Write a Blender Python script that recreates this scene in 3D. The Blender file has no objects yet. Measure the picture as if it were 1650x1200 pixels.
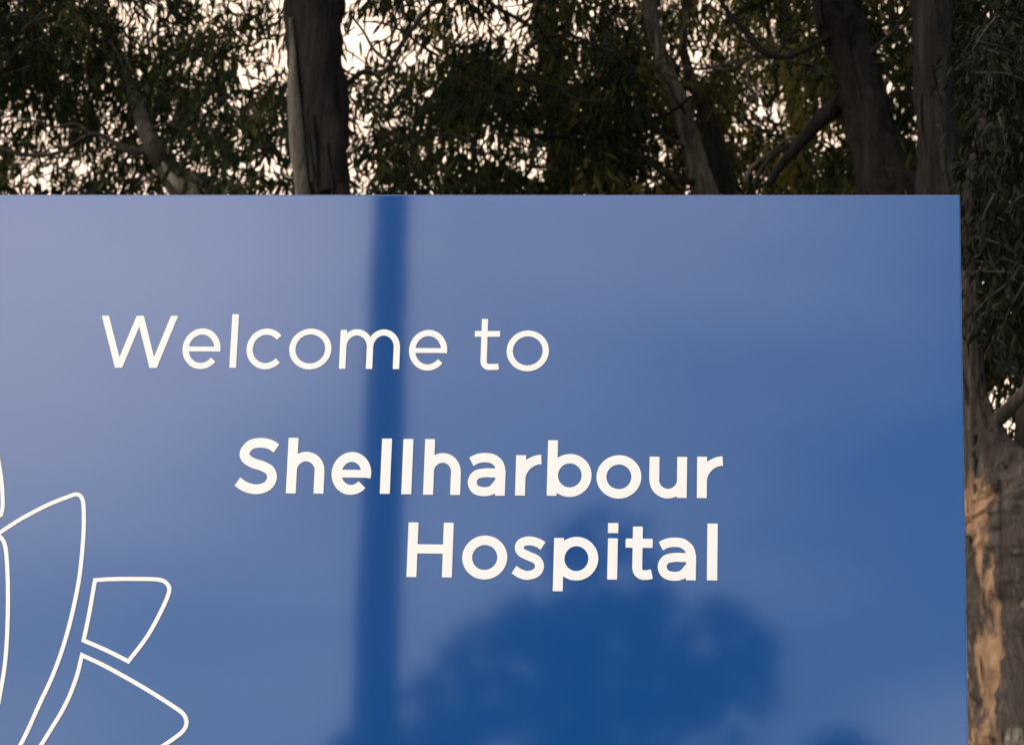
import bpy, math, random
import numpy as np
from mathutils import Vector, Matrix, noise
random.seed(7); rng = np.random.default_rng(11)
S = bpy.context.scene; COL = S.collection

# ------------------------------------------------------------------ camera (solved from the sign's vanishing points)
F = 4655.0; CX, CY = 825.0, 600.0
dx = Vector((54825, -310, 4655)).normalized()
dz = Vector((485, 15900, -4655)); dz = (dz - dx*dz.dot(dx)).normalized()
dy = dz.cross(dx)
Rwc = Matrix((dx, dy, dz))                 # camera -> world (rows are the world axes in camera space)
CAM = Vector((0.0, -8.0, 1.6))
cd = bpy.data.cameras.new('camera'); cam = bpy.data.objects.new('camera', cd); COL.objects.link(cam)
cam.matrix_world = Matrix.Translation(CAM) @ Rwc.to_4x4()
cd.sensor_width = 36; cd.lens = 36*F/1650; cd.clip_end = 3000; cd.clip_start = 0.05
cd.dof.use_dof = True; cd.dof.focus_distance = 8.3; cd.dof.aperture_fstop = 9.5
S.camera = cam
def at(x, y, Y):
    """world point seen at photo pixel x, y on the vertical plane at depth Y"""
    d = Rwc @ Vector((x-CX, -(y-CY), -F))
    return CAM + d*((Y-CAM.y)/d.y)
def mir(x, y, d):
    p = at(x, y, d); return Vector((p.x, -p.y, p.z))

# ------------------------------------------------------------------ node helpers
def mat(name):
    m = bpy.data.materials.new(name); m.use_nodes = True
    nt = m.node_tree; return m, nt, nt.nodes['Principled BSDF']
def nd(nt, t, **kw):
    n = nt.nodes.new(t)
    for k, v in kw.items():
        if k.startswith('i_'):
            n.inputs[k[2:].replace('_', ' ')].default_value = v
        else: setattr(n, k, v)
    return n
def ramp(nt, stops, src=None):
    n = nt.nodes.new('ShaderNodeValToRGB'); e = n.color_ramp.elements
    while len(e) < len(stops): e.new(0.5)
    for i, (p, c) in enumerate(stops):
        e[i].position = p; e[i].color = (*c, 1) if len(c) == 3 else c
    if src: nt.links.new(src, n.inputs[0])
    return n
def obj(name, me, m=None, parent=None):
    o = bpy.data.objects.new(name, me); COL.objects.link(o)
    if m:
        for q in (m if isinstance(m, (list, tuple)) else [m]): me.materials.append(q)
    if parent: o.parent = parent
    return o
def mesh(name, v, f):
    me = bpy.data.meshes.new(name); me.from_pydata([tuple(p) for p in v], [], f); me.update(); return me
def tag(o, label=None, cat=None, group=None, kind=None):
    for k, v in (('label', label), ('category', cat), ('group', group), ('kind', kind)):
        if v: o[k] = v
    return o
def empty(name, loc=(0, 0, 0), parent=None):
    o = bpy.data.objects.new(name, None); COL.objects.link(o); o.location = loc; o.empty_display_size = .2
    if parent: o.parent = parent
    return o
def smooth(me): me.polygons.foreach_set('use_smooth', [True]*len(me.polygons))

# ------------------------------------------------------------------ materials
def panel_mat():
    m, nt, b = mat('blue sign film')
    tc = nd(nt, 'ShaderNodeTexCoord')
    n = nd(nt, 'ShaderNodeTexNoise', i_Scale=1.1, i_Detail=3.0); nt.links.new(tc.outputs['Object'], n.inputs['Vector'])
    r = ramp(nt, [(.3, (.0078, .064, .232)), (.7, (.0088, .068, .248))], n.outputs['Fac'])
    nt.links.new(r.outputs[0], b.inputs['Base Color'])
    b.inputs['Roughness'].default_value = .049; b.inputs['IOR'].default_value = 1.72
    n2 = nd(nt, 'ShaderNodeTexNoise', i_Scale=2.2, i_Detail=2.0); nt.links.new(tc.outputs['Object'], n2.inputs['Vector'])
    bp = nd(nt, 'ShaderNodeBump', i_Strength=.05, i_Distance=.004); nt.links.new(n2.outputs['Fac'], bp.inputs['Height'])
    nt.links.new(bp.outputs[0], b.inputs['Normal'])
    return m
M_PANEL = panel_mat()
def white_mat():
    m, nt, b = mat('white vinyl')
    b.inputs['Base Color'].default_value = (.90, .85, .80, 1); b.inputs['Roughness'].default_value = .3
    return m
M_WHITE = white_mat()
def metal_mat(name, c, ro=.45, me=0.0):
    m, nt, b = mat(name)
    tc = nd(nt, 'ShaderNodeTexCoord'); n = nd(nt, 'ShaderNodeTexNoise', i_Scale=14.0, i_Detail=5.0)
    nt.links.new(tc.outputs['Object'], n.inputs['Vector'])
    r = ramp(nt, [(.35, tuple(q*.85 for q in c)), (.65, tuple(q*1.12 for q in c))], n.outputs['Fac'])
    nt.links.new(r.outputs[0], b.inputs['Base Color']); b.inputs['Roughness'].default_value = ro; b.inputs['Metallic'].default_value = me
    return m
M_EDGE = metal_mat('sign edge', (.12, .16, .26), .4)
M_POLE = metal_mat('dark pole paint', (.007, .009, .012), .8)
M_GLASS = metal_mat('lamp lens', (.6, .6, .58), .2)
M_CONC = metal_mat('concrete footing', (.32, .31, .29), .9)

def bark_mat(name, cols, stretch=.09, scale=9.0, patch=None, pscale=3.0, pthr=.56, bump=1.0):
    m, nt, b = mat(name); L = nt.links.new
    tc = nd(nt, 'ShaderNodeTexCoord'); mp = nd(nt, 'ShaderNodeMapping'); mp.inputs['Scale'].default_value = (1, 1, stretch)
    L(tc.outputs['Object'], mp.inputs['Vector'])
    n = nd(nt, 'ShaderNodeTexNoise', i_Scale=scale, i_Detail=10.0, i_Roughness=.72, i_Distortion=.7); L(mp.outputs[0], n.inputs['Vector'])
    k = len(cols); r = ramp(nt, [(.33+.32*i/(k-1), c) for i, c in enumerate(cols)], n.outputs['Fac'])
    out = r.outputs[0]; hsum = n.outputs['Fac']
    if patch:
        for j, (pc, th, sc) in enumerate(patch):
            mp2 = nd(nt, 'ShaderNodeMapping'); mp2.inputs['Scale'].default_value = (1, 1, .36); mp2.inputs['Location'].default_value = (3.1*j, 1.7*j, 5.3*j)
            L(tc.outputs['Object'], mp2.inputs['Vector'])
            n2 = nd(nt, 'ShaderNodeTexNoise', i_Scale=sc, i_Detail=7.0, i_Roughness=.6, i_Distortion=.25); L(mp2.outputs[0], n2.inputs['Vector'])
            r2 = ramp(nt, [(th, (0, 0, 0)), (th+.055, (1, 1, 1))], n2.outputs['Fac'])
            sx = nd(nt, 'ShaderNodeSeparateXYZ'); L(tc.outputs['Object'], sx.inputs[0])
            zr = nd(nt, 'ShaderNodeMapRange'); L(sx.outputs['Z'], zr.inputs[0]); zr.inputs[1].default_value = 5.9; zr.inputs[2].default_value = 4.5; zr.inputs[3].default_value = -.09; zr.inputs[4].default_value = .02
            sm = nd(nt, 'ShaderNodeMath', operation='ADD'); L(n2.outputs['Fac'], sm.inputs[0]); L(zr.outputs[0], sm.inputs[1]); L(sm.outputs[0], r2.inputs[0])   # the lower stem has shed more bark
            mx = nd(nt, 'ShaderNodeMixRGB'); L(r2.outputs[0], mx.inputs[0]); L(out, mx.inputs[1])
            n3 = nd(nt, 'ShaderNodeTexNoise', i_Scale=18.0, i_Detail=5.0); L(mp.outputs[0], n3.inputs['Vector'])
            r3 = ramp(nt, [(.3, tuple(q*.62 for q in pc)), (.7, pc)], n3.outputs['Fac']); L(r3.outputs[0], mx.inputs[2])
            out = mx.outputs[0]
            ad = nd(nt, 'ShaderNodeMath', operation='SUBTRACT'); L(hsum, ad.inputs[0])
            ml = nd(nt, 'ShaderNodeMath', operation='MULTIPLY'); L(r2.outputs[0], ml.inputs[0]); ml.inputs[1].default_value = .18
            L(ml.outputs[0], ad.inputs[1]); hsum = ad.outputs[0]
    L(out, b.inputs['Base Color']); b.inputs['Roughness'].default_value = .9
    b.inputs['Specular IOR Level'].default_value = .2
    bp = nd(nt, 'ShaderNodeBump', i_Strength=bump, i_Distance=.06); L(hsum, bp.inputs['Height']); L(bp.outputs[0], b.inputs['Normal'])
    return m
M_BARK_DARK = bark_mat('dark rough bark', [(.008, .006, .0055), (.018, .0135, .012), (.034, .027, .023)])
M_BARK_GREY = bark_mat('grey shedding bark', [(.014, .011, .0095), (.034, .027, .022), (.085, .072, .056)], stretch=.1)
M_BARK_BROWN = bark_mat('brown grey ribbed bark', [(.010, .008, .007), (.026, .021, .018), (.060, .049, .040)], stretch=.08, scale=10)
M_BARK_PALE = bark_mat('pale smooth gum bark', [(.028, .023, .018), (.10, .085, .064), (.25, .215, .165)], stretch=.16)
M_BARK_PATCH = bark_mat('patchy peeling gum bark', [(.022, .017, .014), (.055, .041, .033), (.11, .088, .07)], stretch=.07, scale=11,
                        patch=[((.38, .225, .125), .54, 3.1), ((.27, .23, .185), .585, 5.0)], bump=1.0)
def leaf_mat(name, c1, c2, tr):
    m, nt, b = mat(name); L = nt.links.new
    gi = nd(nt, 'ShaderNodeNewGeometry')
    r = ramp(nt, [(0, c1), (1, c2)], gi.outputs['Random Per Island'])
    L(r.outputs[0], b.inputs['Base Color']); b.inputs['Roughness'].default_value = .6; b.inputs['Specular IOR Level'].default_value = .05
    t = nd(nt, 'ShaderNodeBsdfTranslucent'); L(r.outputs[0], t.inputs['Color'])
    mx = nd(nt, 'ShaderNodeMixShader'); mx.inputs[0].default_value = tr
    L(b.outputs[0], mx.inputs[1]); L(t.outputs[0], mx.inputs[2]); L(mx.outputs[0], nt.nodes['Material Output'].inputs['Surface'])
    return m
M_LEAF_DARK = leaf_mat('dark gum leaves', (.010, .018, .009), (.029, .044, .018), .3)
M_LEAF_MID = leaf_mat('olive gum leaves', (.032, .037, .013), (.080, .087, .027), .4)
M_LEAF_YEL = leaf_mat('yellow green gum leaves', (.09, .088, .022), (.22, .20, .055), .55)  # glow of backlit foliage put into the leaf colour
M_LEAF_SHADE = leaf_mat('deep shade gum leaves', (.005, .007, .0045), (.016, .018, .009), .2)  # canopy shade put into the leaf colour
M_TWIG = metal_mat('twig bark', (.015, .011, .009), .9)

# ------------------------------------------------------------------ the sign
P_TR = at(1547, 314, 0); P_LEFT = at(-900, 313, 0)
XR, ZT, XL = P_TR.x, P_TR.z, P_LEFT.x
ZB = 0.35
sign = empty('hospital_sign', ((XL+XR)/2, 0, 0))
tag(sign, 'large glossy blue welcome sign with white lettering and outlined petal emblem', 'sign')
def rbox(x0, x1, y0, y1, z0, z1, bev, seg=3):
    import bmesh
    bm = bmesh.new(); bmesh.ops.create_cube(bm, size=1)
    for v in bm.verts:
        v.co = Vector((x0 if v.co.x < 0 else x1, y0 if v.co.y < 0 else y1, z0 if v.co.z < 0 else z1))
    if bev: bmesh.ops.bevel(bm, geom=bm.edges[:], offset=bev, segments=seg, affect='EDGES', profile=.5)
    me = bpy.data.meshes.new('box'); bm.to_mesh(me); bm.free(); return me
def child(name, me, m, parent):
    o = obj(name, me, m, parent); o.matrix_parent_inverse = Matrix.Translation(-Vector(parent.matrix_world.translation)) if False else Matrix.Identity(4)
    return o
SX = sign.location.copy()
def off(me, v): me.transform(Matrix.Translation(-Vector(v))); return me
obj('panel', off(rbox(XL, XR, 0, .02, ZB, ZT, .004), SX), M_PANEL, sign)
# slim tray frame around and behind the face
import bmesh
bm = bmesh.new()
def addb(bm, x0, x1, y0, y1, z0, z1, bev=0):
    me = rbox(x0, x1, y0, y1, z0, z1, bev); bm.from_mesh(me); bpy.data.meshes.remove(me)
addb(bm, XL+.002, XR-.002, .0205, .16, ZB+.001, ZT-.002, .003)
me = bpy.data.meshes.new('frame'); bm.to_mesh(me); bm.free()
obj('frame', off(me, SX), M_EDGE, sign)
for xx in (XL+.5, XR-.5):
    obj('post', off(rbox(xx-.07, xx+.07, .03, .14, -.3, ZB, .004), SX), M_POLE, sign)
obj('footing', off(rbox(XL+.2, XR-.2, -.15, .32, -.2, .12, .02), SX), M_CONC, sign)

# ---- lettering: signed-distance union of pen strokes, traced to one clean outline per letter
def sd_poly(pts, X, Y):
    P = np.array(pts, float); Q = np.roll(P, -1, 0)
    d = np.full(X.shape, 1e9); inside = np.zeros(X.shape, bool)
    for (ax, ay), (bx, by) in zip(P, Q):
        ex, ey = bx-ax, by-ay; l = ex*ex+ey*ey
        if l < 1e-12: continue
        t = np.clip(((X-ax)*ex+(Y-ay)*ey)/l, 0, 1)
        d = np.minimum(d, (X-ax-t*ex)**2+(Y-ay-t*ey)**2)
        c = ((ay > Y) != (by > Y)); 
        with np.errstate(divide='ignore', invalid='ignore'):
            xi = ax+(Y-ay)*ex/(ey if abs(ey) > 1e-12 else 1e-12)
        inside ^= c & (X < xi)
    d = np.sqrt(d); return np.where(inside, -d, d)
def cat(pts, n=10, closed=False):
    P = [np.array(p, float) for p in pts]; out = []; k = len(P)
    g = (lambda i: P[i % k]) if closed else (lambda i: P[min(max(i, 0), k-1)] if 0 <= i < k else (2*P[0]-P[1] if i < 0 else 2*P[-1]-P[-2]))
    for i in range(k if closed else k-1):
        a, b, c, d = g(i-1), g(i), g(i+1), g(i+2)
        for j in range(n):
            t = j/n
            out.append(.5*((2*b)+(c-a)*t+(2*a-5*b+4*c-d)*t*t+(3*b-a-3*c+d)*t**3))
    if not closed: out.append(P[-1])
    return out
def ribbon(path, w):
    P = np.array(path, float); T = np.gradient(P, axis=0); T /= np.linalg.norm(T, axis=1)[:, None]+1e-12
    N = np.stack([-T[:, 1], T[:, 0]], 1)*w/2
    return np.concatenate([P+N, (P-N)[::-1]])
def arc(cx, cy, rx, ry, a0, a1, n=36):
    return [(cx+rx*math.cos(math.radians(a)), cy+ry*math.sin(math.radians(a))) for a in np.linspace(a0, a1, n)]
def box(x0, y0, x1, y1): return [(x0, y0), (x1, y0), (x1, y1), (x0, y1)]
def ring(x0, y0, x1, y1, w):
    cx, cy = (x0+x1)/2, (y0+y1)/2
    return [('+', arc(cx, cy, (x1-x0)/2, (y1-y0)/2, 0, 356, 72)), ('-', arc(cx, cy, (x1-x0)/2-w, (y1-y0)/2-w*.95, 0, 356, 72))]
def A(*polys): return [('+', p) for p in polys]
def g_o(W, H, w): return ring(0, -1.5, W, H+1.5, w)
def g_e(W, H, w):
    cx, cy = W/2, H/2; rx, ry = (W-w)/2, (H+3-w)/2; t = w*.78
    a0 = -math.degrees(math.asin(min(.9, (t*.5+.5)/ry)))
    return A(ribbon(arc(cx, cy, rx, ry, a0, 321 if w < 12 else 318), w), box(w*.6, cy-t/2-.5, W-w*.35, cy+t/2-.5))
def g_c(W, H, w):
    R = (W/.93); return A(ribbon(arc(R/2, H/2, (R-w)/2, (H+3-w)/2, 41, 319), w))
def g_l(W, H, w): return A(box(0, 0, w, H))
def arch(x0, x1, H, w, ys=.55):
    y = H*ys; return A(ribbon(arc((x0+x1)/2, y, (x1-x0)/2, H+1-w*.48-y, 180, 0), w*.97), box(x1-w/2, 0, x1+w/2, y+.5))
def g_m(W, H, w):
    a = w/2; s = (W-w)/2
    return A(box(0, 0, w, H)) + arch(a, a+s, H, w) + arch(a+s, a+2*s, H, w)
def g_h(W, H, w, xh): return A(box(0, 0, w, H)) + arch(w/2, W-w/2, xh, w)
def g_u(W, H, w):
    y = H*.45; return A(box(W-w, 0, W, H), box(0, y-.5, w, H), ribbon(arc(W/2, y, (W-w)/2, y+1-w*.48, 180, 360), w*.97))
def g_r(W, H, w):
    y = H*.38; return A(box(0, 0, w, H), ribbon(arc(W+1, y, W+1-w/2, H-w*.42-y, 180, 92), w*.96))
def g_b(W, H, w, xh): return A(box(0, 0, w, H)) + [('r', (1.5, -1.5, W, xh+1.5, w))]
def g_p(W, H, w, dsc): return A(box(0, -dsc, w, H-.5)) + [('r', (1.5, -1.5, W, H+1.5, w))]
def g_a(W, H, w):
    k = W/61.5; q = H/68.0
    top = cat([(5.5*k, 55*q), (15*k, 60*q), (27*k, 61.8*q), (40*k, 60*q), (50*k, 52*q), (53.4*k, 41*q), (53.4*k, 34*q)])
    bowl = cat([(50*k, 36.8*q), (40*k, 37*q), (28*k, 37*q), (14*k, 33.5*q), (8*k, 22.5*q), (13*k, 10.5*q), (26*k, 6.3*q), (40*k, 9*q), (51*k, 21*q)])
    return A(ribbon(top, w*.95), box(W-w, 0, W, 42*q), ribbon(bowl, w*.90))
def g_t(W, H, w, xh, sx):
    q = max(w*.7, 9.0); cy = q+w*.47
    pp = arc(sx+q, cy, q, q, 180, 270, 14)+[(W-w*.5, w*.48), (W-.5, w*.58)]
    return A(box(sx-w/2, cy-.6, sx+w/2, H), ribbon(pp, w*.97), box(0, xh-w*.92, W, xh))
def g_s(W, H, w):
    z = [(430, 746), (395, 726), (345, 716), (302, 727), (286, 755), (300, 785), (345, 808), (392, 829), (412, 865), (396, 905), (345, 924), (298, 914), (258, 890)]
    return A(ribbon(cat([((x-245)/195*W, (950-y)/260*(H+3)-1.5) for x, y in z]), w*.89))
def g_S(W, H, w):
    z = [(390, 158), (350, 135), (295, 125), (235, 137), (200, 180), (208, 218), (250, 246), (312, 266), (358, 293), (372, 340), (345, 386), (285, 405), (220, 393), (165, 360)]
    return A(ribbon(cat([((x-145)/257*W, (435-y)/340*(H+3)-1.5) for x, y in z]), w*.98))
def g_W(W, H, w):
    t = w*1.08; tops = [t/2, W*.505, W-t/2]; bots = [W*.268, W*.718]
    L = []
    for a, b in ((tops[0], bots[0]), (tops[1], bots[0]), (tops[1], bots[1]), (tops[2], bots[1])):
        L.append([(a-t/2, H), (a+t/2, H), (b+t/2, 0), (b-t/2, 0)])
    return A(*L)
def g_H(W, H, w): return A(box(0, 0, w, H), box(W-w, 0, W, H), box(w*.5, H*.515-w*.46, W-w*.5, H*.515+w*.46))
def g_i(W, H, w, dot): return A(box(0, 0, w, H), box(-.4, dot-w-.5, w+.4, dot))

def trace(shapes, step=.8):
    allp = np.concatenate([np.array(box(*s[1][:4]) if s[0] == 'r' else s[1], float) for s in shapes])
    x0, y0 = allp.min(0)-3; x1, y1 = allp.max(0)+3
    xs = np.arange(x0, x1+step, step)+.0137; ys = np.arange(y0, y1+step, step)+.0171
    X, Y = np.meshgrid(xs, ys, indexing='ij'); D = np.full(X.shape, 1e9)
    hole = []
    for k, p in shapes:
        if k == '+': D = np.minimum(D, sd_poly(p, X, Y))
        elif k == '-': D = np.maximum(D, -sd_poly(p, X, Y))
        else:
            a, b, c, d, w = p; r = ring(a, b, c, d, w)
            D = np.minimum(D, np.maximum(sd_poly(r[0][1], X, Y), -sd_poly(r[1][1], X, Y)))
    seg = {}
    nx, ny = D.shape
    def pt(i, j, i2, j2):
        a, b = D[i, j], D[i2, j2]; t = a/(a-b)
        return (xs[i]+(xs[i2]-xs[i])*t, ys[j]+(ys[j2]-ys[j])*t)
    pts = {}
    def key(i, j, i2, j2):
        k = (i, j, i2, j2) if (i, j) < (i2, j2) else (i2, j2, i, j)
        if k not in pts: pts[k] = pt(*k)
        return k
    neg = D < 0
    for i in range(nx-1):
        for j in range(ny-1):
            c = (neg[i, j], neg[i+1, j], neg[i+1, j+1], neg[i, j+1])
            if all(c) or not any(c): continue
            e = [(i, j, i+1, j), (i+1, j, i+1, j+1), (i+1, j+1, i, j+1), (i, j+1, i, j)]
            cr = [q for q in range(4) if c[q] != c[(q+1) % 4]]
            if len(cr) == 2: pr = [cr]
            else: pr = [[0, 1], [2, 3]] if c[0] else [[0, 3], [1, 2]]
            for a, b in pr:
                ka, kb = key(*e[a]), key(*e[b])
                seg.setdefault(ka, []).append(kb); seg.setdefault(kb, []).append(ka)
    loops = []; seen = set()
    for s in list(seg):
        if s in seen: continue
        L = [s]; seen.add(s); cur = s
        while True:
            nx_ = [q for q in seg[cur] if q not in seen]
            if not nx_: break
            cur = nx_[0]; seen.add(cur); L.append(cur)
        if len(L) > 6: loops.append([pts[q] for q in L])
    out = []
    for L in loops:      # drop collinear points
        L = np.array(L); keep = []
        for i in range(len(L)):
            a, b, c = L[i-1], L[i], L[(i+1) % len(L)]
            cr = abs((b[0]-a[0])*(c[1]-b[1])-(b[1]-a[1])*(c[0]-b[0]))
            if cr > .0008: keep.append(b)
        if len(keep) > 3: out.append(np.array(keep))
    return out
def plate(loops, y0=-.0002, th=.0016):
    """loops in panel metres (x, z) -> a thin solid plate standing on the panel face"""
    cu = bpy.data.curves.new('t', 'CURVE'); cu.dimensions = '2D'; cu.fill_mode = 'BOTH'; cu.extrude = th/2
    for L in loops:
        sp = cu.splines.new('POLY'); sp.points.add(len(L)-1)
        for p, (a, b) in zip(sp.points, L): p.co = (a, b, 0, 1)
        sp.use_cyclic_u = True
    o = bpy.data.objects.new('t', cu); COL.objects.link(o)
    dg = bpy.context.evaluated_depsgraph_get(); me = bpy.data.meshes.new_from_object(o.evaluated_get(dg))
    bpy.data.objects.remove(o); bpy.data.curves.remove(cu)
    me.transform(Matrix(((1, 0, 0, 0), (0, 0, 1, y0-th/2), (0, 1, 0, 0), (0, 0, 0, 1))))
    return me
def letter(ch, parent, shapes, xl, yb, W, ref=0):
    """xl: left extent in photo px measured ref px above the baseline yb"""
    P0 = at(xl, yb-ref, 0); P1 = at(xl+W, yb-ref, 0); sx = (P1.x-P0.x)/W
    B = at(xl, yb, 0); T = at(xl, yb-60, 0); sz = (T.z-B.z)/60
    L = [np.stack([P0.x+l[:, 0]*sx, B.z+l[:, 1]*sz], 1) for l in trace(shapes)]
    o = obj('letter', off(plate(L), SX), M_WHITE, parent); o['label'] = 'white letter ' + ch
    return o
w1 = 9.9
t1 = empty('text_line', parent=sign); t1['label'] = 'thin white lettering reading Welcome to'
letter('W', t1, g_W(123, 84, 10.6), 164.2, 592.6, 123, 84)
letter('e', t1, g_e(61, 62.5, w1), 294.3, 593.2, 61, 31)
letter('l', t1, g_l(10.6, 86.5, 10.6), 369.6, 592.8, 10.6)
letter('c', t1, g_c(58.5, 62.5, w1), 397.4, 593.5, 58.5, 31)
letter('o', t1, g_o(67.8, 62.5, w1), 466.2, 593.6, 67.8, 31)
letter('m', t1, g_m(97, 62.5, w1+.3), 546.2, 594.2, 97)
letter('e', t1, g_e(61.5, 62.5, w1), 659.2, 595.6, 61.5, 31)
letter('t', t1, g_t(40.5, 82, w1, 62.5, 15.5), 765.0, 596.0, 40.5, 50)
letter('o', t1, g_o(68, 62.5, w1), 816.4, 596.6, 68, 31)
w2 = 15.9
t2 = empty('text_line', parent=sign); t2['label'] = 'bold white lettering reading Shellharbour'
letter('S', t2, g_S(68.5, 88, w2), 378.8, 794.4, 68.5, 44)
letter('h', t2, g_h(60.5, 89.5, w2, 66), 460.6, 794.7, 60.5)
letter('e', t2, g_e(63.8, 66, w2), 534.4, 795.4, 63.8, 33)
letter('l', t2, g_l(16, 89, 16), 612.0, 795.4, 16)
letter('l', t2, g_l(16, 89, 16), 646.6, 796.0, 16)
letter('h', t2, g_h(59.5, 89.5, w2, 66), 681.8, 796.8, 59.5)
letter('a', t2, g_a(61, 67, w2), 753.0, 798.0, 61, 20)
letter('r', t2, g_r(41, 65, w2), 829.9, 798.2, 41, 0)
letter('b', t2, g_b(71.5, 89.5, w2, 66), 881.2, 798.6, 71.5, 10)
letter('o', t2, g_o(72.2, 66.8, w2), 961.2, 801.3, 72.2, 33)
letter('u', t2, g_u(60.6, 66, w2), 1045.9, 801.6, 60.6, 10)
letter('r', t2, g_r(41.5, 66.5, w2), 1122.8, 802.2, 41.5, 0)
t3 = empty('text_line', parent=sign); t3['label'] = 'bold white lettering reading Hospital'
letter('H', t3, g_H(73, 88, w2), 655.0, 929.2, 73)
letter('o', t3, g_o(72.4, 67.5, w2), 744.9, 931.3, 72.4, 33)
letter('s', t3, g_s(52, 66.5, w2), 825.2, 931.9, 52, 33)
letter('p', t3, g_p(72, 67.2, w2, 19), 891.4, 933.0, 72, 5)
letter('i', t3, g_i(16.3, 66.5, w2, 91.3), 978.4, 933.4, 16.3)
letter('t', t3, g_t(43.5, 85.5, w2, 66, 19.3), 1008.0, 933.4, 43.5, 50)
letter('a', t3, g_a(62.5, 67, w2), 1058.8, 934.0, 62.5, 20)
letter('l', t3, g_l(16.6, 91.5, 16.6), 1139.0, 934.7, 16.6)

# ---- emblem: outlined petals
emb = empty('emblem', parent=sign); emb['label'] = 'white outlined petal emblem'
def zp(L): return [(x/2.609, 740+y/2.609) for x, y in L]
def stroke_loop(chains, w=6.5, name='petal_outline'):
    """chains: smooth runs in photo px joined at sharp corners into one closed outline"""
    pts = []
    for c in chains:
        q = cat(c, 8); pts += q[:-1]
    P = np.array([(at(a, b, 0).x, at(a, b, 0).z) for a, b in pts]); s = abs(at(100, 900, 0).x-at(0, 900, 0).x)/100
    a = P-np.roll(P, 1, 0); b = np.roll(P, -1, 0)-P
    a /= np.linalg.norm(a, axis=1)[:, None]+1e-9; b /= np.linalg.norm(b, axis=1)[:, None]+1e-9
    na = np.stack([-a[:, 1], a[:, 0]], 1); nb = np.stack([-b[:, 1], b[:, 0]], 1); m = na+nb; m /= np.linalg.norm(m, axis=1)[:, None]+1e-9
    k = np.clip(1/np.maximum((m*na).sum(1), .3), 1, 2.2)[:, None]
    O, I = P+m*k*w*s/2, P-m*k*w*s/2; n = len(P)
    V = [(x, y, z) for y in (-.0018, -.0002) for Q in (O, I) for x, z in Q]; Fc = []
    for i in range(n):
        j = (i+1) % n
        Fc += [(i, j, n+j, n+i), (2*n+i, 3*n+i, 3*n+j, 2*n+j), (i, 2*n+i, 2*n+j, j), (n+i, n+j, 3*n+j, 3*n+i)]
    return mesh('petal_outline', V, Fc)
AX = -118.0
def mirror(ch): return [[(2*AX-x, y) for x, y in c] for c in ch]
big = [zp([(-10, 314), (40, 281), (100, 244), (200, 192), (290, 156), (322, 147), (344, 162), (352, 205), (351, 320), (336, 480), (310, 620), (274, 760), (225, 900), (165, 1030), (85, 1200)]) + [(-10, 1262), (-60, 1310), (-100, 1340)],
       [(-100, 1340), (-62, 1270), (-30, 1190)] + zp([(-22, 1080), (5, 960), (22, 850), (31, 720), (34, 560), (29, 420), (18, 350), (-10, 314)])]
flag = [zp([(400, 507), (470, 503), (560, 502), (665, 505), (702, 522), (711, 556), (680, 632), (620, 742), (540, 848)]),
        zp([(540, 848), (450, 803), (352, 760)]), zp([(352, 760), (375, 650), (400, 507)])]
low = [zp([(345, 822), (450, 872), (600, 956), (738, 1043), (775, 1075), (784, 1108), (768, 1142), (715, 1183)]) + [(235, 1218), (150, 1262), (60, 1308), (-30, 1338)],
       [(-30, 1338), (20, 1277)] + zp([(175, 1197), (270, 1040), (320, 920), (345, 822)])]
core = [[(AX, 690), (-60, 650), (-22, 670)] + [(-8, 715), (2, 770), (4.5, 812), (2, 829)], [(2, 829), (-30, 848), (-50, 862)], [(-50, 862), (-90, 840), (AX, 790)], [(AX, 790), (AX, 690)]]
for chs in (big, flag, low, core):
    for c in (chs, mirror(chs)):
        obj('petal_outline', off(stroke_loop(c), SX), M_WHITE, emb)

# ------------------------------------------------------------------ trees
def tube(path, radii, sides=10, rough=.0, seed=0, cap=True):
    P = [Vector(p) for p in path]; V = []; Fc = []
    up = Vector((0.13, 0.97, 0.2))
    for i, p in enumerate(P):
        t = (P[min(i+1, len(P)-1)]-P[max(i-1, 0)]).normalized()
        u = t.cross(up).normalized(); v = u.cross(t).normalized()
        for k in range(sides):
            a = 2*math.pi*k/sides; d = u*math.cos(a)+v*math.sin(a); r = radii[i]
            if rough:
                q = Vector((math.cos(a)*1.6+seed, math.sin(a)*1.6, i*.07+seed*3))
                r *= 1+rough*noise.fractal(q*1.6, .8, 2.1, 5)
            V.append(p+d*r)
    for i in range(len(P)-1):
        for k in range(sides):
            a = i*sides+k; b = i*sides+(k+1) % sides; Fc.append((a, b, b+sides, a+sides))
    if cap: Fc.append(tuple(range((len(P)-1)*sides, len(P)*sides)))
    return V, Fc
def merge(parts):
    V, Fc = [], []
    for v, f in parts:
        n = len(V); V += v; Fc += [tuple(q+n for q in g) for g in f]
    return V, Fc
def path3(pts, n=8):
    """pts: (Vector, radius) -> smooth dense path"""
    q = cat([(*p, r) for p, r in pts], n); return [Vector(a[:3]) for a in q], [max(.002, a[3]) for a in q]
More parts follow.
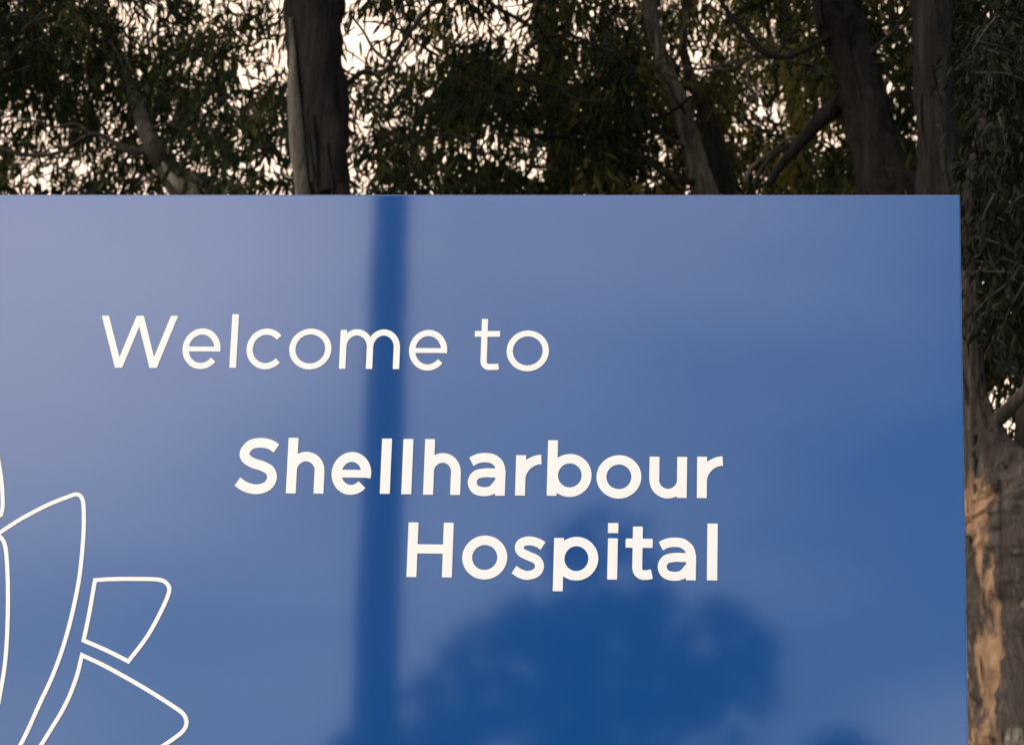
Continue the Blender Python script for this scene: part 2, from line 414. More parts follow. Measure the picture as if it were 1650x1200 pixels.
def trunk_part(name, parent, pts, m, sides=28, rough=.16, seed=0, n=14, strips=0):
    pa, ra = path3(pts, n); V, Fc = tube(pa, ra, sides, rough, seed)
    parts = [(V, Fc)]
    rr = random.Random(seed*31+5)
    for _ in range(strips):          # hanging ribbons of shed bark
        i = rr.randrange(2, len(pa)-3); a = rr.uniform(math.pi*.9, math.pi*2.1)
        o = Vector((math.cos(a), math.sin(a), 0)); L = rr.uniform(.25, .9); w = rr.uniform(.015, .04); s = Vector((-o.y, o.x, 0))
        c = []; r0 = ra[i]
        for k in range(7):
            t = k/6; c.append(pa[i]+o*(r0*1.0+.05*t*t*rr.uniform(.6, 1.3))+Vector((0, 0, -L*t))+s*.04*math.sin(t*3+a))
        vv = []
        for k, q in enumerate(c):
            ww = w*(1-.6*k/6); vv += [q-s*ww, q+s*ww, q+s*ww*.8-o*.006, q-s*ww*.8-o*.006]
        ff = []
        for k in range(6):
            for j in range(4): ff.append((4*k+j, 4*k+(j+1) % 4, 4*k+4+(j+1) % 4, 4*k+4+j))
        parts.append((vv, ff))
    V, Fc = merge(parts)
    me = mesh(name, V, Fc); smooth(me); me.transform(Matrix.Translation(-parent.location))
    return obj(name, me, m, parent)
def spray(centers, n_leaf, leaf_len, leaf_w, mats, parent, seed, spread=.32, twig_len=.55, rootpts=None):
    """crown: each centre carries a drooping twig with narrow pendulous leaves along it"""
    r = np.random.default_rng(seed); C = np.array(centers, float); n = len(C)
    az = r.uniform(0, 2*np.pi, n); sl = r.uniform(-.95, .25, n)
    d = np.stack([np.cos(az)*np.cos(sl), np.sin(az)*np.cos(sl), np.sin(sl)], 1)
    TL = twig_len*r.uniform(.5, 1.3, n)
    k = n_leaf; t = r.uniform(0, 1, (n, k))
    base = C[:, None, :]+d[:, None, :]*(t*TL[:, None])[..., None]-np.array([0, 0, 1.])*(.45*(t*t)*TL[:, None])[..., None]
    base += r.normal(0, .035+spread*.10, base.shape)
    m = n*k; base = base.reshape(m, 3)
    la = (az[:, None]+r.normal(0, .75, (n, k))).reshape(m); le = -np.abs(r.normal(1.05, .36, m)); le = np.clip(le, -1.57, .1); fl = r.random(m) < .1; le[fl] *= -.4
    ld = np.stack([np.cos(la)*np.cos(le), np.sin(la)*np.cos(le), np.sin(le)], 1)
    sd = np.cross(ld, r.normal(0, 1, (m, 3))); sd /= np.linalg.norm(sd, axis=1)[:, None]+1e-9
    nn = np.cross(ld, sd)
    L = leaf_len*r.uniform(.55, 1.25, m)[:, None]; W = leaf_w*r.uniform(.7, 1.3, m)[:, None]; cv = r.uniform(-.22, .22, m)[:, None]
    ts = [(0, .12), (.3, .95), (.65, .8), (1, .05)]
    V = np.empty((m, 8, 3))
    for q, (a, ww) in enumerate(ts):
        mid = base+ld*L*a+nn*L*cv*(a*a)+sd*L*cv*.6*a*(1-a)
        V[:, 2*q] = mid-sd*W*ww/2; V[:, 2*q+1] = mid+sd*W*ww/2
    vi = (np.arange(m)*8)[:, None]
    q0 = np.array([0, 1, 3, 2, 2, 3, 5, 4, 4, 5, 7, 6])
    loops = (vi+q0).reshape(-1); nf = m*3
    # twigs: 3-sided slivers
    tv = []; tf = []
    sidev = np.cross(d, [0, 0, 1.]); sidev /= np.linalg.norm(sidev, axis=1)[:, None]+1e-9
    for i in range(n):
        b0 = len(tv); sdv = sidev[i]; u2 = np.cross(sdv, d[i])
        for a in (-.35, .0, .35, .7, 1.0):
            c = C[i]+d[i]*TL[i]*a-np.array([0, 0, .45*a*abs(a)*TL[i]]); w = .0065*(1.25-a*.9)
            tv += [c+sdv*w, c-sdv*w*.5+u2*w*.9, c-sdv*w*.5-u2*w*.9]
        for s in range(4):
            for j in range(3):
                tf += [b0+3*s+j, b0+3*s+(j+1) % 3, b0+3*s+3+(j+1) % 3, b0+3*s+3+j]
    Vall = np.concatenate([V.reshape(-1, 3), np.array(tv)])-np.array(parent.location)
    tf = np.array(tf)+m*8; loops = np.concatenate([loops, tf]); nft = len(tf)//4
    me = bpy.data.meshes.new('crown'); me.vertices.add(len(Vall)); me.vertices.foreach_set('co', Vall.astype(np.float32).ravel())
    me.loops.add(len(loops)); me.loops.foreach_set('vertex_index', loops.astype(np.int32))
    me.polygons.add(nf+nft); me.polygons.foreach_set('loop_start', np.arange(0, 4*(nf+nft), 4, dtype=np.int32))
    try: me.polygons.foreach_set('loop_total', np.full(nf+nft, 4, np.int32))
    except Exception: pass
    # leaf colour varies by spray
    share = r.random(n); mi = np.zeros(n, np.int32)
    for q, (mm, s) in enumerate(mats): mi[share >= s] = q
    mi = np.repeat(mi, k*3); mi = np.concatenate([mi, np.full(nft, len(mats), np.int32)])
    me.polygons.foreach_set('material_index', mi); me.update(calc_edges=True); me.validate()
    return obj('crown', me, [q[0] for q in mats]+[M_TWIG], parent)

# how closely the foliage closes over the sky, on a 100 x 62 px lattice of the photograph's top strip
DM = np.array([
 [1.0, 1.0, .94, .78, .50, .12, .50, .66, .42, .58, .97, .78, .66, .95, .78, 1.0, 1.0],
 [1.0, 1.0, .97, .93, .50, .30, .70, .94, .97, .98, 1.0, .92, .97, .97, .86, 1.0, .99],
 [.74, .90, .99, .97, .99, .88, .97, .95, 1.0, .95, .98, 1.0, .72, .88, .80, 1.0, .99],
 [.55, .84, .99, .98, .99, .76, .93, .90, .94, .99, 1.0, 1.0, .84, .95, .90, 1.0, .98],
 [.55, .90, .97, .95, .97, .48, .82, .90, .88, 1.0, 1.0, .97, .95, .97, 1.0, 1.0, 1.0]])
def dens(x, y):
    if y > 313 and x < 1540:
        return max(0, .9-(y-313)/330)
    if x >= 1540 and y > 280:
        if y < 540: return .999
        if y < 720: return .88
        return .93
    gx = min(max((x-50)/100, 0), 15.999); gy = min(max((y-31)/62, 0), 3.999)
    i, j = int(gx), int(gy); a, b = gx-i, gy-j
    v = (DM[j, i]*(1-a)+DM[j, i+1]*a)*(1-b)+(DM[j+1, i]*(1-a)+DM[j+1, i+1]*a)*b
    if y < -60: v = min(v, .93) if v > .8 else .85
    if y < -420: v *= max(0, 1-(-420-y)/420)
    if x < -250: v *= max(0, 1-(-250-x)/350)
    if x > 1900: v *= max(0, 1-(x-1900)/350)
    return v
def sprays(x0, x1, y0, y1, Y0, Y1, ln, nl, ll, lw, seed, gain=1.0):
    """centres of sprays filling a slab of air between depths Y0 and Y1"""
    r = random.Random(seed); out = []
    leaf_px = ll*lw*.62*.62*(F/(8+(Y0+Y1)/2))**2
    A_ = (x1-x0)*(y1-y0); full = 8.0*A_/(leaf_px*nl)*gain
    for _ in range(int(full)):
        x, y = r.uniform(x0, x1), r.uniform(y0, y1); D = min(dens(x, y), .997)
        edge = min(1, (x-x0)/60, (x1-x)/60)
        if edge < 1 and r.random() > edge: pass
        tau = -math.log(1-D)/5.8*math.exp(2.3*noise.noise(Vector((x/75, y/60, 3.3)))+1.2*noise.noise(Vector((x/28, y/24, 9.3)))+.1)
        if r.random() < tau**1.1:
            out.append(at(x, y-6, r.uniform(Y0-(5.5 if y < -150 and Y0 > 9 else 0), Y1)))  # unseen foliage overhead reaches forward, added to shade the trunks
    return out

def tree(name, label, x, y, Y, crown_args=None, group=None, cat_='tree'):
    b = at(x, y, Y); root = empty(name, (b.x, b.y, 0)); tag(root, label, cat_, group); return root
def down(x, y, Y, r, lean=0.0, z=-.3, flare=1.5):
    """trunk continued from its lowest seen point down to the ground"""
    p = at(x, y, Y); return [(Vector((p.x-lean, Y, z)), r*flare), (Vector((p.x-lean*.8, Y, p.z*.12)), r*1.18), (Vector((p.x-lean*.4, Y, p.z*.55)), r*1.06)]
def seen(pts, Y):
    return [(at(x, y, Y+(e[0] if e else 0)), w/2*(8+Y)/F) for x, y, w, *e in pts]
def limb(parent, pts, Y, m, name='branch', sides=10, seed=0):
    return trunk_part(name, parent, seen(pts, Y), m, sides=sides, rough=.12, seed=seed, n=6)
def tangle(parent, n, x0, x1, y0, y1, Y, seed, w=(3, 9), mats=(M_BARK_GREY, M_BARK_PALE)):
    """bare crooked boughs crossing in front of a crown"""
    rr = random.Random(seed)
    for k in range(n):
        x, y = rr.uniform(x0, x1), rr.uniform(y0, y1); a = rr.choice((rr.uniform(15, 75), rr.uniform(105, 165))); st = rr.uniform(28, 46); ww = rr.uniform(*w); pts = []; dd = 0
        for q in range(rr.randint(5, 8)):
            pts.append((x, y, max(2.2, ww*(1-q/9)), dd)); a += rr.uniform(-38, 38); dd += rr.uniform(-.12, .12)
            x += st*math.cos(math.radians(a)); y -= st*math.sin(math.radians(a))*.8
        limb(parent, pts, Y-rr.uniform(.1, .5), rr.choice(mats), seed=seed+k, sides=8)
G = 'gum trees behind the sign'
DK = [(M_LEAF_DARK, 0), (M_LEAF_MID, .62)]
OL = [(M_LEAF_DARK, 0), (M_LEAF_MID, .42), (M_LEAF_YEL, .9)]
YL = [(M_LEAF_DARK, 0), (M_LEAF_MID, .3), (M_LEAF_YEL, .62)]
LL, LW, NL = .175, .032, 26

# tree with thick dark trunk left of the pole reflection
Y = 14
t = tree('gum_tree', 'gum tree with thick dark trunk rising behind the sign above Welcome', 515, 310, Y)
trunk_part('trunk', t, down(522, 420, Y, .215)+seen([(522, 420, 94), (521, 310, 92), (512, 150, 98), (504, 0, 100), (500, -160, 96), (480, -380, 74), (500, -650, 44), (470, -850, 14)], Y), M_BARK_DARK, seed=1, strips=34, rough=.22)
limb(t, [(492, 340, 30), (486, 290, 28), (480, 230, 30), (474, 150, 24), (472, 90, 14), (468, 30, 8)], Y-.2, M_BARK_PALE, name='bark_slab', seed=2)
limb(t, [(545, 150, 12), (585, 116, 9), (618, 118, 9), (655, 60, 9), (705, -8, 8), (740, -70, 6)], Y+.1, M_BARK_GREY, seed=3)
limb(t, [(632, 104, 7), (604, 82, 6), (585, 50, 5), (566, 26, 4)], Y+.1, M_BARK_PALE, seed=4)
limb(t, [(500, -150, 40), (580, -300, 26), (700, -420, 16), (760, -560, 8)], Y+.2, M_BARK_DARK, seed=5)
limb(t, [(500, -200, 34), (400, -330, 22), (300, -430, 12), (250, -520, 6)], Y+.4, M_BARK_DARK, seed=6)
tangle(t, 7, 560, 820, 40, 300, Y+.9, 201, (3, 6), (M_BARK_DARK, M_BARK_GREY))
spray(sprays(330, 820, -840, 620, Y+.8, Y+5, 0, NL, LL, LW, 21), NL, LL, LW, DK, t, 22)

# left: leaning pale trunk
Y = 17
t = tree('gum_tree', 'leaning gum tree with short pale trunk showing above the left end of the sign', 290, 320, Y)
trunk_part('trunk', t, down(330, 380, Y, .16, lean=-.3)+seen([(330, 380, 58), (296, 312, 48), (268, 270, 38), (243, 228, 30), (218, 160, 24, 1.2), (165, 20, 20, 3.4), (100, -200, 18, 3.6), (60, -420, 12), (20, -560, 6)], Y), M_BARK_GREY, seed=7, strips=2)
limb(t, [(330, 322, 34), (296, 302, 26), (275, 285, 14), (262, 262, 6)], Y-.2, M_BARK_PALE, seed=8, name='branch')
limb(t, [(255, 248, 18), (200, 238, 12), (150, 216, 8), (95, 246, 8), (45, 250, 8), (-20, 238, 8), (-80, 240, 5)], Y+.1, M_BARK_GREY, seed=9)
limb(t, [(150, 218, 7), (120, 200, 5), (85, 205, 4), (40, 190, 3)], Y+.1, M_BARK_GREY, seed=10)
tangle(t, 8, -20, 420, 40, 330, Y+.5, 211, (3, 7), (M_BARK_DARK, M_BARK_GREY))
spray(sprays(-560, 360, -840, 620, Y+.4, Y+5, 0, NL, LL, LW, 23), NL, LL, LW, DK, t, 24)

# centre-back: dark trunk seen only near the top edge
Y = 22
t = tree('gum_tree', 'distant gum tree whose grey trunk shows at the top edge left of centre', 885, 60, Y)
trunk_part('trunk', t, down(905, 300, Y, .17)+seen([(905, 300, 48), (893, 120, 44), (880, 40, 40), (876, -40, 40), (880, -300, 26), (860, -560, 10)], Y), M_BARK_GREY, seed=11)
limb(t, [(882, 70, 12), (850, 40, 9), (800, 12, 8), (762, -18, 6)], Y-.1, M_BARK_DARK, seed=12)
limb(t, [(893, 90, 12), (920, 30, 9), (925, -20, 8), (950, -80, 5)], Y-.1, M_BARK_DARK, seed=13)
tangle(t, 6, 780, 1040, 60, 330, Y-5, 221, (4, 8), (M_BARK_DARK, M_BARK_GREY))
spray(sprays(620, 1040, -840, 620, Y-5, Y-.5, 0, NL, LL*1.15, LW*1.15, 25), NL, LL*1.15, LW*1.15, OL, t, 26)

# centre: pale leaning trunk
Y = 18
t = tree('gum_tree', 'gum tree with pale leaning forked trunk above the word Hospital', 1120, 260, Y)
trunk_part('trunk', t, down(1156, 420, Y, .13)+seen([(1156, 420, 50), (1140, 330, 46), (1121, 262, 40), (1104, 200, 35), (1084, 140, 32), (1062, 80, 26), (1046, 0, 26), (1040, -120, 22), (1000, -350, 14), (980, -560, 7)], Y), M_BARK_PALE, seed=14)
limb(t, [(1168, 330, 44), (1150, 220, 34), (1128, 160, 24), (1108, 110, 18), (1100, 60, 14), (1108, -20, 12), (1130, -160, 8)], Y+.5, M_BARK_GREY, seed=15)
limb(t, [(822, 218, 5), (860, 218, 8), (920, 222, 9), (985, 236, 9), (1040, 258, 10), (1080, 284, 11), (1120, 296, 14)], Y-.2, M_BARK_GREY, seed=16)
limb(t, [(1015, 208, 3), (1050, 192, 5), (1085, 178, 6), (1118, 152, 4)], Y-.3, M_BARK_DARK, seed=17)
limb(t, [(1140, 108, 4), (1180, 112, 6), (1205, 88, 6), (1222, 70, 5)], Y-.3, M_BARK_PALE, seed=18)
limb(t, [(1090, 96, 8), (1098, 62, 6), (1104, 20, 5)], Y-.3, M_BARK_PALE, seed=19)
tangle(t, 14, 960, 1310, 40, 340, Y+.2, 236, (3, 9))
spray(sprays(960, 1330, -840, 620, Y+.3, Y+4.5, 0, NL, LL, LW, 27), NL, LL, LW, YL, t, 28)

# right: forked leaning trunk
Y = 15
t = tree('gum_tree', 'gum tree with dark crooked forked trunk left of the straight one near the sign corner', 1430, 310, Y)
trunk_part('trunk', t, down(1446, 400, Y, .2)+seen([(1446, 400, 104), (1428, 300, 96), (1408, 220, 84), (1386, 140, 74), (1362, 60, 76), (1348, 0, 84), (1340, -80, 84), (1330, -300, 54), (1290, -520, 26), (1270, -700, 10)], Y), M_BARK_DARK, seed=20, strips=30, rough=.24)
limb(t, [(1400, 130, 40), (1366, 158, 38), (1330, 186, 30), (1296, 222, 22), (1262, 262, 16), (1235, 300, 12)], Y+.1, M_BARK_DARK, seed=21, sides=16)
limb(t, [(1335, 60, 10), (1310, 74, 8), (1270, 92, 10), (1232, 84, 12), (1200, 50, 11), (1172, 18, 9), (1150, -20, 8)], Y-.15, M_BARK_DARK, seed=22)
limb(t, [(1392, 96, 12), (1412, 76, 9), (1440, 50, 7), (1470, 10, 6)], Y-.1, M_BARK_GREY, seed=23)
limb(t, [(1345, -60, 46), (1250, -260, 26), (1180, -420, 12)], Y+.3, M_BARK_DARK, seed=24)
tangle(t, 7, 1200, 1480, 40, 330, Y+.6, 241, (4, 9))
spray(sprays(1340, 1560, -840, 620, Y+.8, Y+5, 0, NL, LL, LW, 29, .9), NL, LL, LW, OL, t, 30)

Y = 14.2
t = tree('gum_tree', 'gum tree with straight grey brown trunk just left of the sign corner', 1510, 310, Y)
trunk_part('trunk', t, down(1514, 420, Y, .16)+seen([(1514, 420, 76), (1512, 310, 72), (1506, 160, 66), (1500, 0, 68), (1500, -200, 58), (1520, -450, 36), (1510, -700, 12)], Y), M_BARK_BROWN, seed=25, strips=30, rough=.22)
limb(t, [(1530, 236, 16), (1570, 200, 14), (1620, 172, 13), (1680, 150, 10), (1760, 120, 6)], Y+.2, M_BARK_GREY, seed=26)
limb(t, [(1532, 290, 12), (1570, 262, 10), (1620, 240, 9), (1690, 236, 6)], Y+.3, M_BARK_DARK, seed=27)
tangle(t, 10, 1540, 1680, 60, 560, Y+.4, 251, (4, 10), (M_BARK_DARK, M_BARK_BROWN))
spray(sprays(1440, 2240, -840, 620, Y+.6, Y+4, 0, NL, LL, LW, 31), NL, LL, LW, DK, t, 32)

Y = 23
t = tree('gum_tree', 'farthest gum tree with yellow green leaves coloured as if sunlit left of the crooked dark trunk', 1270, 300, Y)
trunk_part('trunk', t, down(1290, 330, Y, .14)+seen([(1290, 330, 34), (1280, 160, 28), (1262, 0, 24), (1240, -250, 16), (1250, -480, 6)], Y), M_BARK_GREY, seed=41)
limb(t, [(1276, 120, 10), (1240, 60, 8), (1228, -10, 6)], Y-.1, M_BARK_PALE, seed=42)
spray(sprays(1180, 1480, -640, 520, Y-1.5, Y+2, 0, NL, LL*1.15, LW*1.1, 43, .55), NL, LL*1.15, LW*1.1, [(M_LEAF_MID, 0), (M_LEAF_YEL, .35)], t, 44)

# far right: nearer trunk with peeling tan patches beside the sign
Y = 7
t = tree('gum_tree', 'nearest gum tree with tan peeling patches on its trunk right beside the sign edge', 1650, 1100, Y)
trunk_part('trunk', t, down(1662, 1320, Y, .34, flare=1.35)+seen([(1662, 1320, 214), (1660, 1200, 208), (1655, 1050, 202), (1648, 930, 196), (1638, 840, 178), (1618, 780, 140), (1590, 720, 84), (1572, 660, 54), (1565, 600, 44), (1562, 520, 38), (1560, 440, 30)], Y), M_BARK_PATCH, sides=56, seed=28, n=22, rough=.13, strips=60)
limb(t, [(1561, 470, 32), (1568, 300, 28), (1610, 100, 24), (1660, -150, 18), (1700, -500, 8)], Y+.02, M_BARK_DARK, seed=50)
limb(t, [(1650, 900, 150), (1668, 760, 90), (1676, 640, 70), (1712, 500, 66), (1760, 280, 50), (1800, 40, 30), (1830, -200, 12)], Y+.15, M_BARK_PATCH, seed=29, sides=24)
limb(t, [(1590, 690, 26), (1620, 664, 26), (1660, 620, 18), (1700, 560, 12)], Y-.05, M_BARK_PATCH, seed=30)
limb(t, [(1590, 520, 20), (1640, 470, 14), (1720, 430, 8)], Y-.05, M_BARK_DARK, seed=31)
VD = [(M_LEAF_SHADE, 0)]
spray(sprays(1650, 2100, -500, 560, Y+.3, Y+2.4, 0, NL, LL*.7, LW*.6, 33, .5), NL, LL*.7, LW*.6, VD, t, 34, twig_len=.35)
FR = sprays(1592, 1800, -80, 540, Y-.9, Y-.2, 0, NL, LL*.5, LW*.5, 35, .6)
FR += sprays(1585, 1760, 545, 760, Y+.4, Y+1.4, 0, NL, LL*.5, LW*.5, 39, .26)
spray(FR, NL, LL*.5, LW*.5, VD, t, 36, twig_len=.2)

# more trees beyond, closing the lower storey
def gum(x, Y, h, r, label, group, seed, leaves=520, sgn=1, mats=DK, rad=2.6, mirror_side=False):
    rr = random.Random(seed); root = empty('gum_tree', (x, Y, 0)); tag(root, label, 'tree', group)
    lean = rr.uniform(-.5, .5)
    pts = [(Vector((x, Y, -.3)), r*1.5), (Vector((x, Y, .8)), r*1.1), (Vector((x+lean*.3, Y, h*.35)), r*.9), (Vector((x+lean*.6, Y+.2, h*.65)), r*.6), (Vector((x+lean, Y+.1, h*.95)), r*.12)]
    trunk_part('trunk', root, pts, M_BARK_GREY, seed=seed, sides=18)
    C = []
    tips = []
    for k in range(9):
        a = k*2.4+rr.random(); z = h*rr.uniform(.32, .8); l = rad*rr.uniform(.6, 1.0)*(1.1-abs(z/h-.55))
        p0 = Vector((x+lean*z/h, Y+.1, z)); p2 = p0+Vector((math.cos(a)*l, math.sin(a)*l, l*rr.uniform(.3, .7))); p1 = (p0+p2)/2+Vector((0, 0, -.1*l))
        trunk_part('branch', root, [(p0, r*.34), (p1, r*.22), (p2, r*.08)], M_BARK_GREY, sides=8, seed=seed+k, n=6)
        tips += [p1, p2, p2]
    tips.append(Vector((x+lean, Y, h*.92)))
    for _ in range(leaves):
        p = rr.choice(tips); q = Vector((rr.gauss(0, .42), rr.gauss(0, .42), rr.gauss(0, .36)))*rad*.55; C.append(p+q)
    spray(C, 30, .18, .04, mats, root, seed+3, twig_len=.8)
    return root
GB = 'gum trees seen reflected in the sign'
# ------------------------------------------------------------------ what stands on the viewer's side and shows as reflections in the gloss
d = 10.0
pb = mir(604, 1150, d); pt_ = mir(631, 330, d)
lamp = empty('street_lamp', (pb.x, -d, 0)); tag(lamp, 'tall dark light pole reflected as a dark vertical band in the sign', 'street lamp')
def vr(x0, x1, y): return abs(mir(x1, y, d).x-mir(x0, y, d).x)/2
r_t, r_b = vr(602, 658, 330), vr(566, 642, 1150)
slope = (r_b-r_t)/(pt_.z-pb.z); r0 = r_b+slope*pb.z; H = 9.6
xs_ = (pt_.x-pb.x)/(pt_.z-pb.z)
rows = [(z, max(.055, r0-slope*z)) for z in np.linspace(.05, H, 24)]
V, Fc = tube([(xs_*(z-pb.z), 0, z) for z, _ in rows], [q for _, q in rows], 32)
me = mesh('pole', V, Fc); smooth(me); obj('pole', me, M_POLE, lamp)
obj('base_plate', rbox(-.28, .28, -.28, .28, -.02, .06, .01), M_POLE, lamp)
xt = xs_*(H-pb.z)
V, Fc = tube([(xt, 0, H-.1), (xt+.3, -.1, H+.35), (xt+1.0, -.2, H+.6), (xt+1.9, -.3, H+.65)], [.05, .045, .04, .035], 16)
me = mesh('arm', V, Fc); smooth(me); obj('arm', me, M_POLE, lamp)
hd = obj('lamp_head', rbox(xt+1.7, xt+2.5, -.48, -.12, H+.58, H+.74, .05), M_POLE, lamp)
obj('lens', rbox(xt+1.8, xt+2.4, -.43, -.17, H+.565, H+.578, 0), M_GLASS, hd)

def reflected_tree(label, outline, d0, base_x, seed, n=1100, trunk_w=.28, holes=(), depth=5.0):
    """outline: crown silhouette in photo px as mirrored by the sign face"""
    rr = random.Random(seed); p = mir(base_x, 1200, d0+depth/2)
    root = empty('gum_tree', (p.x, -(d0+depth/2), 0)); tag(root, label, 'tree', GB)
    xs = [q[0] for q in outline]; ys = [q[1] for q in outline]
    pts = []; x0, x1, y0, y1 = min(xs), max(xs), min(ys), max(ys)
    def inside(x, y):
        c = False
        for i in range(len(outline)):
            (ax, ay), (bx, by) = outline[i-1], outline[i]
            if (ay > y) != (by > y) and x < ax+(y-ay)*(bx-ax)/(by-ay): c = not c
        return c
    while len(pts) < n:
        x, y = rr.uniform(x0, x1), rr.uniform(y0, y1)
        if not inside(x, y): continue
        if any(((x-hx)/hr)**2+((y-hy)/hq)**2 < 1 and rr.random() < hp for hx, hy, hr, hq, hp in holes): continue
        pts.append(mir(x, y, d0+rr.uniform(0, depth)))
    spray(pts, 30, .2, .05, DK, root, seed, twig_len=.4, spread=.2)
    top = max(q.z for q in pts)-.6; c = Vector((p.x, -(d0+depth/2), 0))
    trunk_part('trunk', root, [(c+Vector((0, 0, -.3)), trunk_w*1.4), (c+Vector((0, 0, 1)), trunk_w), (c+Vector((.1, 0, top*.5)), trunk_w*.8), (c+Vector((0, .1, top*.8)), trunk_w*.4), (c+Vector((0, 0, top)), trunk_w*.1)], M_BARK_GREY, seed=seed, sides=16)
    for k in range(10):
        a = k*2.4; z = top*rr.uniform(.35, .85); q = rr.choice([u for u in pts if abs(u.z-z) < 2.5] or pts)
        trunk_part('branch', root, [(c+Vector((0, 0, z-.5)), .09), ((c+Vector((0, 0, z))+q)/2, .06), (q, .02)], M_BARK_GREY, sides=7, seed=seed+k, n=5)
    return root
reflected_tree('broad gum tree reflected as the dark mass under the word Hospital',
    [(540, 1900), (600, 1500), (650, 1250), (672, 1130), (700, 1040), (770, 985), (850, 945), (885, 860), (915, 822), (985, 812), (1045, 830), (1072, 880), (1085, 940), (1150, 955), (1215, 968), (1224, 1020), (1220, 1120), (1222, 1240), (1250, 1500), (1230, 1900)],
    27, 930, 61, n=1700, holes=[(815, 1185, 75, 40, .85), (1135, 1020, 55, 40, .8), (1165, 1165, 70, 40, .8), (970, 885, 130, 60, .62), (740, 1040, 70, 50, .55), (1000, 1000, 60, 30, .3)])
reflected_tree('lower gum tree reflected as a dark patch at the bottom right of the sign',
    [(1270, 1900), (1262, 1400), (1290, 1205), (1340, 1165), (1400, 1180), (1440, 1250), (1500, 1400), (1520, 1900)], 34, 1380, 62, n=900)
reflected_tree('low gum tree reflected in the sign at the foot of the dark pole band',
    [(440, 1900), (480, 1400), (530, 1210), (565, 1160), (640, 1150), (700, 1280), (720, 1900)], 36, 580, 63, n=800)

for x, Yp, h, lb, sd in ((7.5, 18, 15, 'full gum tree out to the right of the group behind the sign', 81), (-10.5, 20, 16, 'full gum tree out to the left of the group behind the sign', 82)):
    gum(x, Yp, h, .22, lb, G, sd, leaves=700, rad=3.2)

# ------------------------------------------------------------------ ground
def ground():
    n = 90; R = 900; V = []; Fc = []
    g = [(-1 if i < 0 else 1)*R*(abs(i)/n)**3 for i in range(-n, n+1)]
    for a in g:
        for b in g:
            dd = math.hypot(a, b); V.append((a, b, min(1, dd/30)*noise.noise(Vector((a*.02, b*.02, 0)))*.6 if dd > 6 else 0))
    m = len(g)
    for i in range(m-1):
        for j in range(m-1): Fc.append((i*m+j, (i+1)*m+j, (i+1)*m+j+1, i*m+j+1))
    me = mesh('ground', V, Fc); smooth(me); mt, nt, b = mat('mown grass'); L = nt.links.new
    tc = nd(nt, 'ShaderNodeTexCoord'); n1 = nd(nt, 'ShaderNodeTexNoise', i_Scale=.6, i_Detail=8.0); n2 = nd(nt, 'ShaderNodeTexNoise', i_Scale=45.0, i_Detail=6.0)
    L(tc.outputs['Object'], n1.inputs['Vector']); L(tc.outputs['Object'], n2.inputs['Vector'])
    r1 = ramp(nt, [(.35, (.05, .065, .02)), (.65, (.12, .105, .05))], n1.outputs['Fac']); r2 = ramp(nt, [(.3, (.45, .45, .45)), (.7, (1, 1, 1))], n2.outputs['Fac'])
    mx = nd(nt, 'ShaderNodeMixRGB', blend_type='MULTIPLY'); mx.inputs[0].default_value = 1; L(r1.outputs[0], mx.inputs[1]); L(r2.outputs[0], mx.inputs[2])
    L(mx.outputs[0], b.inputs['Base Color']); b.inputs['Roughness'].default_value = 1
    bp = nd(nt, 'ShaderNodeBump', i_Strength=.8, i_Distance=.05); L(n2.outputs['Fac'], bp.inputs['Height']); L(bp.outputs[0], b.inputs['Normal'])
    tag(obj('ground', me, mt), 'mown grass ground under the trees and the sign', None, None, 'structure')
ground()

# ------------------------------------------------------------------ sky and light
SUN_EL, SUN_AZ = math.radians(24), math.radians(235)       # azimuth clockwise from +Y: low, behind the viewer to the left
sdir = Vector((math.sin(SUN_AZ)*math.cos(SUN_EL), math.cos(SUN_AZ)*math.cos(SUN_EL), math.sin(SUN_EL)))
W = bpy.data.worlds.new('World'); S.world = W; W.use_nodes = True; nt = W.node_tree; L = nt.links.new
bg = nt.nodes['Background']; bg.inputs[1].default_value = .1
sky = nd(nt, 'ShaderNodeTexSky', sky_type='NISHITA', sun_disc=False); sky.sun_elevation = SUN_EL; sky.sun_rotation = SUN_AZ
sky.dust_density = 1.0; sky.ozone_density = 2.0
tc = nd(nt, 'ShaderNodeTexCoord')
def direction(az, el):
    a, e = math.radians(az), math.radians(el); return (math.sin(a)*math.cos(e), math.cos(a)*math.cos(e), math.sin(e))
def blob(dv, c0, c1):
    """soft cloud bank around a direction: 1 inside angle c1, 0 outside c0 (degrees)"""
    vm = nd(nt, 'ShaderNodeVectorMath', operation='DOT_PRODUCT'); L(tc.outputs['Generated'], vm.inputs[0]); vm.inputs[1].default_value = dv
    mr = nd(nt, 'ShaderNodeMapRange', interpolation_type='SMOOTHSTEP'); L(vm.outputs['Value'], mr.inputs[0])
    mr.inputs[1].default_value = math.cos(math.radians(c0)); mr.inputs[2].default_value = math.cos(math.radians(c1)); return mr.outputs[0]
def vadd(a, b, ka=1.0, kb=1.0):
    m1 = nd(nt, 'ShaderNodeMath', operation='MULTIPLY'); L(a, m1.inputs[0]); m1.inputs[1].default_value = ka
    m2 = nd(nt, 'ShaderNodeMath', operation='MULTIPLY_ADD'); L(b, m2.inputs[0]); m2.inputs[1].default_value = kb; L(m1.outputs[0], m2.inputs[2]); return m2.outputs[0]
nz = nd(nt, 'ShaderNodeTexNoise', i_Scale=6.0, i_Detail=3.5, i_Roughness=.5)
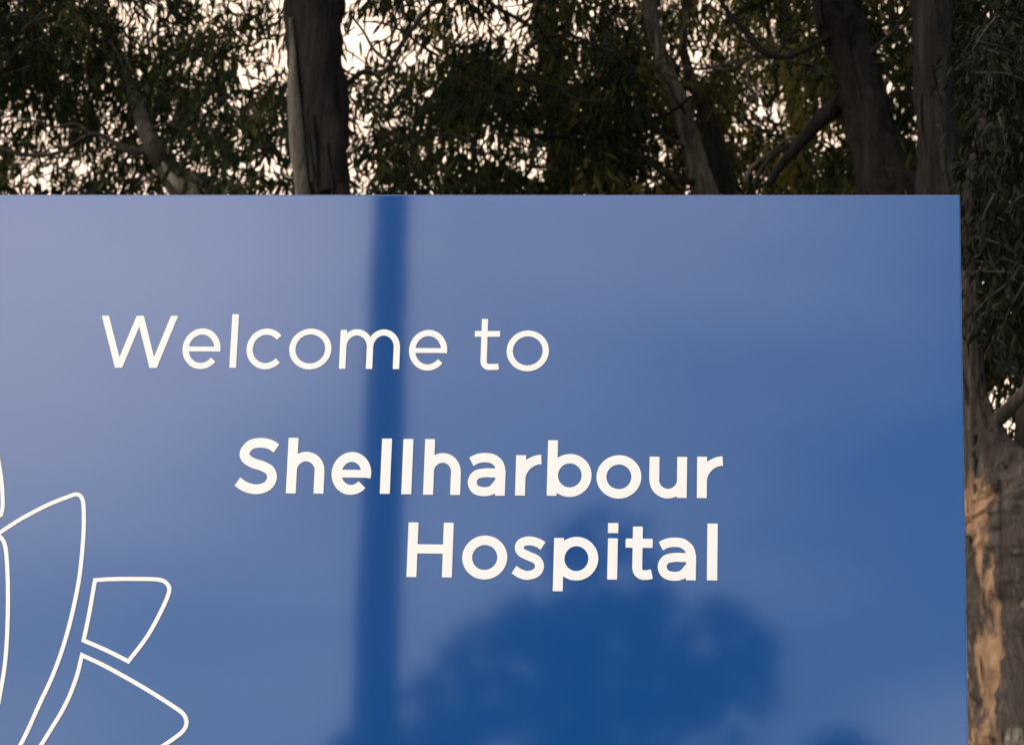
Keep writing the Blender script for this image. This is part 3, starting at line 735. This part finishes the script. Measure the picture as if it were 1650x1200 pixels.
mpp = nd(nt, 'ShaderNodeMapping'); mpp.inputs['Scale'].default_value = (1, 1, 3.6); L(tc.outputs['Generated'], mpp.inputs[0]); L(mpp.outputs[0], nz.inputs['Vector'])
front = blob(direction(0, 25), 85, 45)                  # bright veil beyond the trees
CW = [(blob(direction(199, 22), 13.5, 2), .50), (blob(direction(191, 25), 19, 6), .30), (blob(direction(175, 6.5), 5.5, 1), .20),
      (blob(direction(195, 6.5), 4.5, 1), .12), (blob(direction(0, 90), 75, 30), .15), (blob(direction(240, 30), 42, 20), .6)]
acc = None
for o_, w_ in CW: acc = vadd(o_, o_, w_, 0) if acc is None else vadd(acc, o_, 1.0, w_)
acc = vadd(acc, nz.outputs['Fac'], 1.0, .42)
mr = nd(nt, 'ShaderNodeMapRange', interpolation_type='LINEAR'); L(acc, mr.inputs[0]); mr.inputs[1].default_value = .215; mr.inputs[2].default_value = 1.16
mix = nd(nt, 'ShaderNodeMixRGB'); tint = nd(nt, 'ShaderNodeMixRGB', blend_type='MULTIPLY'); tint.inputs[0].default_value = 1; L(sky.outputs[0], tint.inputs[1]); tint.inputs[2].default_value = (1.38, 1.42, 1.36, 1)
L(mr.outputs[0], mix.inputs[0]); L(tint.outputs[0], mix.inputs[1]); mix.inputs[2].default_value = (32, 29.3, 28.3, 1)
mxf = nd(nt, 'ShaderNodeMixRGB'); L(front, mxf.inputs[0]); L(mix.outputs[0], mxf.inputs[1]); mxf.inputs[2].default_value = (13, 9.8, 7.4, 1)
L(mxf.outputs[0], bg.inputs[0])
sl = bpy.data.lights.new('sun', 'SUN'); sl.energy = .55; sl.angle = math.radians(14); sl.color = (1, .93, .84)
so = bpy.data.objects.new('sun', sl); COL.objects.link(so); so.location = sdir*50
so.rotation_euler = sdir.to_track_quat('Z', 'Y').to_euler()
S.view_settings.view_transform = 'Standard'; S.view_settings.look = 'None'; S.view_settings.exposure = .58; S.view_settings.gamma = 1
S.render.engine = 'CYCLES'; S.cycles.use_denoising = True; S.cycles.max_bounces = 8; S.cycles.transparent_max_bounces = 4
